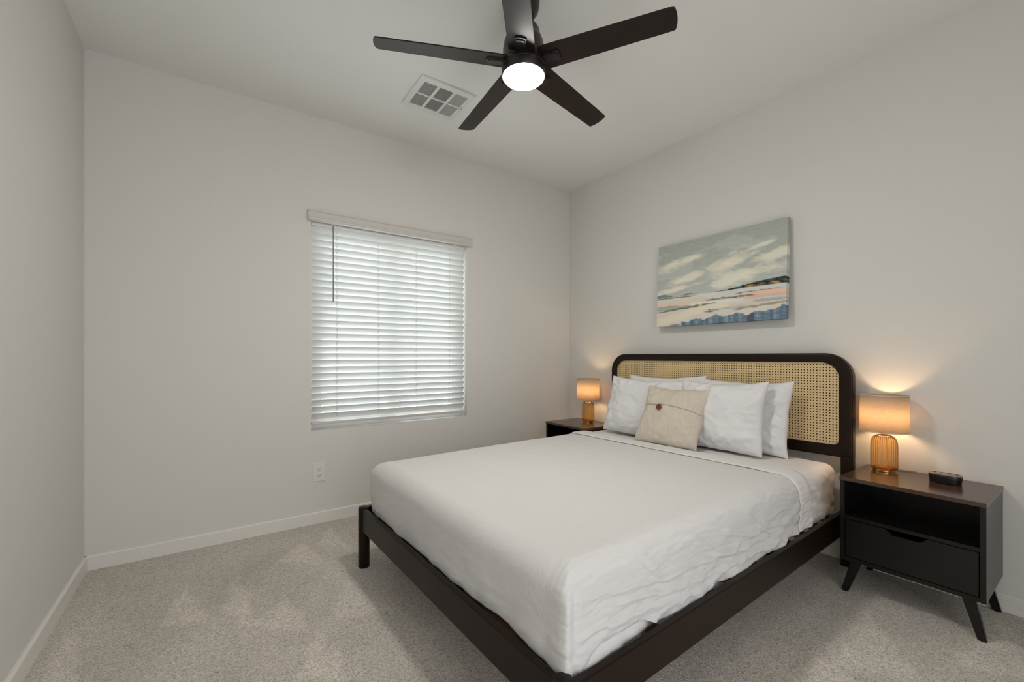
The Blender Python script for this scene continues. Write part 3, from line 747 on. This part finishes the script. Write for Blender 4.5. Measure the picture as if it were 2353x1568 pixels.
def put_pillow(name, w, h, t, seed, ub, vb, zb_, ut, yaw, roll, m, label, cat, group=None, wr=1.0, pinch=.055):
    """ub,vb,zb_: bottom edge centre in bed coordinates; ut: where the top edge leans to"""
    v, f = pillow_mesh(w, h, t, seed, wr=wr, pinch=pinch)
    o = raw_obj(name, v, f, m)
    ss_ = o.modifiers.new('soft', 'SUBSURF'); ss_.levels = 1; ss_.render_levels = 1
    lean = math.asin(max(-.9, min(.9, (ut-ub)/h)))
    # local x -> -v (right as seen from the foot), local y -> up, local z -> toward the foot
    B = Matrix(((0, 0, -1, 0), (-1, 0, 0, 0), (0, 1, 0, 0), (0, 0, 0, 1)))
    Mx = bedM() @ Matrix.Translation((ub, vb, zb_)) @ Matrix.Rotation(yaw, 4, 'Z') @ Matrix.Rotation(lean, 4, 'Y') @ B @ Matrix.Rotation(roll, 4, 'Z') @ Matrix.Translation((0, h/2, 0))
    o.matrix_world = Mx
    tag(o, label, cat, group); return o
G = 'white pillows propped against the cane headboard'
put_pillow('pillow', .62, .44, .13, 3.1, -.185, .245, .560, -.115, 0, R(1.5), M_pillow, 'white pillow directly against the cane at the window side, mostly hidden behind the front pillow', 'pillow', G)
put_pillow('pillow', .60, .435, .13, 5.7, -.195, -.265, .560, -.120, 0, R(-1), M_pillow, 'white pillow directly against the cane nearest the black device, partly hidden by the front pillow', 'pillow', G)
put_pillow('pillow', .635, .428, .14, 8.3, -.330, .330, .561, -.215, R(2), R(-1.5), M_pillow, 'white pillow in the front row at the window side, left of the beige cushion', 'pillow', G)
put_pillow('pillow', .555, .432, .15, 1.9, -.320, -.207, .561, -.215, R(-2), R(.8), M_pillow, 'white pillow in the front row, right beside the beige cushion and shaded by it', 'pillow', G)
thr = put_pillow('throw_cushion', .418, .400, .13, 4.4, -.468, .035, .561, -.30, R(6), R(-2), M_linenp, 'square beige linen cushion with one brown button, in front of the pillows', 'cushion', wr=.7, pinch=.045)
# flap seam + button on the cushion front
co = [v.co.copy() for v in thr.data.vertices if v.co.z > .004]
def zfront(x, y):
    return min(co, key=lambda c: (c.x-x)**2+(c.y-y)**2).z
pts = [(-.195+.39*i/40, .050-.028*((i/40-.35)/.65)**2*(1 if i/40 > .35 else .6)) for i in range(41)]
bm = bmesh.new(); prev = None
for x, y in pts:
    z = sum(zfront(x+dx, y+dy) for dx in (-.006, 0, .006) for dy in (-.006, .006))/6
    row = [bm.verts.new((x, y-.0025, z+.0012)), bm.verts.new((x, y-.0005, z+.0026)), bm.verts.new((x, y+.002, z+.0012))]
    if prev:
        for k in range(2): bm.faces.new((prev[k], row[k], row[k+1], prev[k+1]))
    prev = row
M_seam = mat('linen_seam', (0.40, 0.33, 0.26), .9)
bmesh.ops.recalc_face_normals(bm, faces=bm.faces)
so_ = mesh_obj('flap_edge', bm, M_seam, thr, True); md = so_.modifiers.new('t', 'SOLIDIFY'); md.thickness = .0012
bx_, by_ = -.060, .030; bz_ = zfront(bx_, by_)
bm = bmesh.new(); rg = lathe(bm, [(.0185, 0), (.0200, .003), (.0195, .0065), (.0165, .0075), (.0145, .0055), (.004, .0050)], 32)
cap(bm, rg[0], True); cap(bm, rg[-1]); btn = mesh_obj('button', bm, M_button, thr); shade_auto(btn)
btn.location = (bx_, by_, bz_+.003)
bm = bmesh.new(); add_box(bm, -.005, .005, -.0012, .0012, .005, .0068); add_box(bm, -.0012, .0012, -.005, .005, .005, .0068)
mesh_obj('button_thread', bm, M_thread, btn)
# ---------------------------------------------------------------- nightstands
def nightstand(loc, label):
    t = empty('nightstand', loc, 0, label, 'nightstand', 'dark nightstands beside the bed')
    D_, Wd = .392, .476; h0, h1 = .154, .550   # x: 0 front .. D_ back ; y: -Wd/2 .. Wd/2
    y0, y1 = -Wd/2, Wd/2
    box('top_panel', (-.004, D_, y0-.002, y1+.002, h1-.018, h1), M_nighttop, t, .0015)
    box('side_panel', (0, D_, y0, y0+.018, h0, h1-.018), M_night, t, .001); box('side_panel', (0, D_, y1-.018, y1, h0, h1-.018), M_night, t, .001)
    box('bottom_panel', (.002, D_, y0+.018, y1-.018, h0, h0+.018), M_night, t)
    box('back_panel', (D_-.008, D_, y0+.018, y1-.018, h0+.018, h1-.018), M_night, t)
    box('shelf', (.004, D_-.008, y0+.018, y1-.018, .352, .368), M_night, t)
    # drawer front with a finger notch cut in its top edge
    za, zb2 = h0+.021, .349; ya_, yb_ = y0+.021, y1-.021; nw = .062
    pts = [(ya_, za), (yb_, za), (yb_, zb2), (nw+.008, zb2), (nw, zb2-.006), (nw-.012, zb2-.020), (nw-.02, zb2-.022), (-nw+.02, zb2-.022), (-nw+.012, zb2-.020), (-nw, zb2-.006), (-nw-.008, zb2), (ya_, zb2)]
    dr = prism('drawer', pts, 'x', .003, .020, M_night, t)
    box('drawer_box', (.020, .34, y0+.03, y1-.03, za+.01, zb2-.04), M_night, dr)
    # splayed tapering legs
    def leg(fx, fy):
        bm = bmesh.new(); lx0 = .045 if fx < 0 else D_-.045; ly0 = (y0+.055) if fy < 0 else (y1-.055)
        tx, ty = lx0, ly0; bx, by = lx0+fx*.022, ly0+fy*.042
        a, b = .021, .013; T_ = [bm.verts.new((tx+sx_*a*.8, ty+sy_*a, h0)) for sx_, sy_ in ((-1, -1), (1, -1), (1, 1), (-1, 1))]
        B_ = [bm.verts.new((bx+sx_*b*.9, by+sy_*b, 0)) for sx_, sy_ in ((-1, -1), (1, -1), (1, 1), (-1, 1))]
        bm.faces.new(T_); bm.faces.new(B_[::-1])
        for i in range(4): j = (i+1) % 4; bm.faces.new((B_[i], B_[j], T_[j], T_[i]))
        bmesh.ops.recalc_face_normals(bm, faces=bm.faces)
        bmesh.ops.bevel(bm, geom=[e for e in bm.edges if abs(e.verts[0].co.z-e.verts[1].co.z) > .05], offset=.004, segments=2, affect='EDGES')
        return mesh_obj('leg', bm, M_night, t)
    for fx in (-1, 1):
        for fy in (-1, 1): leg(fx, fy)
    return t
ns = nightstand((2.474, .550, 0), 'dark nightstand with open shelf and drawer, standing in full view beside the bed')
def copy_tree(o, parent=None):
    c = o.copy(); C.objects.link(c)
    if parent: c.parent = parent
    for ch in [x for x in bpy.data.objects if x.parent == o]: copy_tree(ch, c)
    return c
ns2 = copy_tree(ns); ns2.location = (2.418, 2.697, 0)
ns2['label'] = 'dark nightstand in the room corner by the window, mostly hidden behind the bed'
# ---------------------------------------------------------------- table lamps
lamp = empty('table_lamp', (2.772, .698, .550), 0, 'lit amber glass table lamp with linen shade, beside the black device', 'lamp', 'bedside table lamps')
solid_lathe('base_ring', [(.043, 0), (.0445, .002), (.0445, .009), (.043, .011)], M_brass, lamp)
bm = bmesh.new()
prof = [(.036, .0105, 0), (.046, .011, .4), (.0500, .014, 1), (.0510, .022, 1), (.0510, .055, 1), (.0510, .120, 1), (.0500, .139, 1), (.0465, .156, 1), (.040, .168, 1), (.031, .176, .8), (.021, .1805, .5), (.014, .182, .2), (.011, .183, 0)]
rg = lathe(bm, prof, 32*8, ribs=32, rib_amp=.0028)
bmesh.ops.recalc_face_normals(bm, faces=bm.faces)
mesh_obj('glass_base', bm, M_amber, lamp, True)
solid_lathe('glass_floor', [(.002, .0112), (.046, .0112), (.048, .013), (.048, .018), (.040, .021), (.002, .0225)], M_amber, lamp)
solid_lathe('lamp_neck', [(.012, .181), (.0125, .182), (.0125, .190), (.008, .192), (.008, .200), (.014, .202), (.014, .235), (.010, .237)], M_brass, lamp, seg=32)
bulb = solid_lathe('light_bulb', [(.009, .237), (.012, .243), (.020, .258), (.024, .272), (.022, .286), (.013, .297), (.003, .300)], M_bulb, lamp, seg=24)
bm = bmesh.new(); lathe(bm, [(.0975, .198), (.0945, .380)], 72)
shd = mesh_obj('lamp_shade', bm, M_shade, lamp, True); md = shd.modifiers.new('t', 'SOLIDIFY'); md.thickness = .0012
for (r_, z_) in ((.0978, .199), (.0948, .379)):
    bm = bmesh.new(); lathe(bm, [(r_-.0012, z_-.0022), (r_+.0006, z_-.0020), (r_+.0006, z_+.0020), (r_-.0012, z_+.0022), (r_-.0012, z_-.0022)], 72)
    mesh_obj('shade_rim', bm, mat('shade_trim', (.62, .53, .41), .8), shd, True)
tube('power_cord', [(.044, -.01, .004), (.060, -.045, .004), (.075, -.080, .004), (.083, -.098, .005), (.086, -.104, .004)], .0016, M_cordclear, lamp)
lamp2 = copy_tree(lamp); lamp2.location = (2.700, 2.700, .550); lamp2['label'] = 'lit amber glass table lamp on the corner nightstand by the window'
# ---------------------------------------------------------------- black device on the nightstand
dev = empty('bedside_clock', (2.728, .470, .550), R(4), 'low oval black electronic device with buttons on its top, on the dark nightstand', 'clock')
def oval(bm, hx_, hy_, z, n=48, p=2.6):
    r = []
    for i in range(n):
        a = 2*math.pi*i/n; c, s = math.cos(a), math.sin(a)
        r.append(bm.verts.new((hx_*math.copysign(abs(c)**(2/p), c), hy_*math.copysign(abs(s)**(2/p), s), z)))
    return r
bm = bmesh.new(); rs = [oval(bm, .026, .046, 0), oval(bm, .031, .052, .002), oval(bm, .033, .0545, .020), oval(bm, .0335, .056, .030), oval(bm, .0325, .055, .0375)]
for a, b in zip(rs, rs[1:]):
    for i in range(48): j = (i+1) % 48; bm.faces.new((a[i], a[j], b[j], b[i]))
cap(bm, rs[0], True); cap(bm, rs[-1]); o = mesh_obj('device_body', bm, M_black, dev); shade_auto(o)
bm = bmesh.new(); rs = [oval(bm, .0325, .055, .0375), oval(bm, .0325, .055, .0405), oval(bm, .0300, .0525, .0420)]
for a, b in zip(rs, rs[1:]):
    for i in range(48): j = (i+1) % 48; bm.faces.new((a[i], a[j], b[j], b[i]))
cap(bm, rs[-1]); o = mesh_obj('top_plate', bm, M_gloss, dev); shade_auto(o)
for (yy, xx) in ((.036, .010), (.012, .014), (-.012, .014), (-.036, .010)):
    bm = bmesh.new(); add_box(bm, xx-.003, xx+.003, yy-.006, yy+.006, .0418, .0432, .0008); mesh_obj('top_button', bm, M_black, dev)
bm = bmesh.new(); add_box(bm, -.016, -.010, -.006, .006, .0418, .0426); mesh_obj('label_plate', bm, M_mark, dev)
bm = bmesh.new(); add_box(bm, -.020, -.014, .020, .024, .0418, .0430); add_box(bm, -.020, -.014, .032, .036, .0418, .0430); mesh_obj('top_button', bm, M_black, dev)
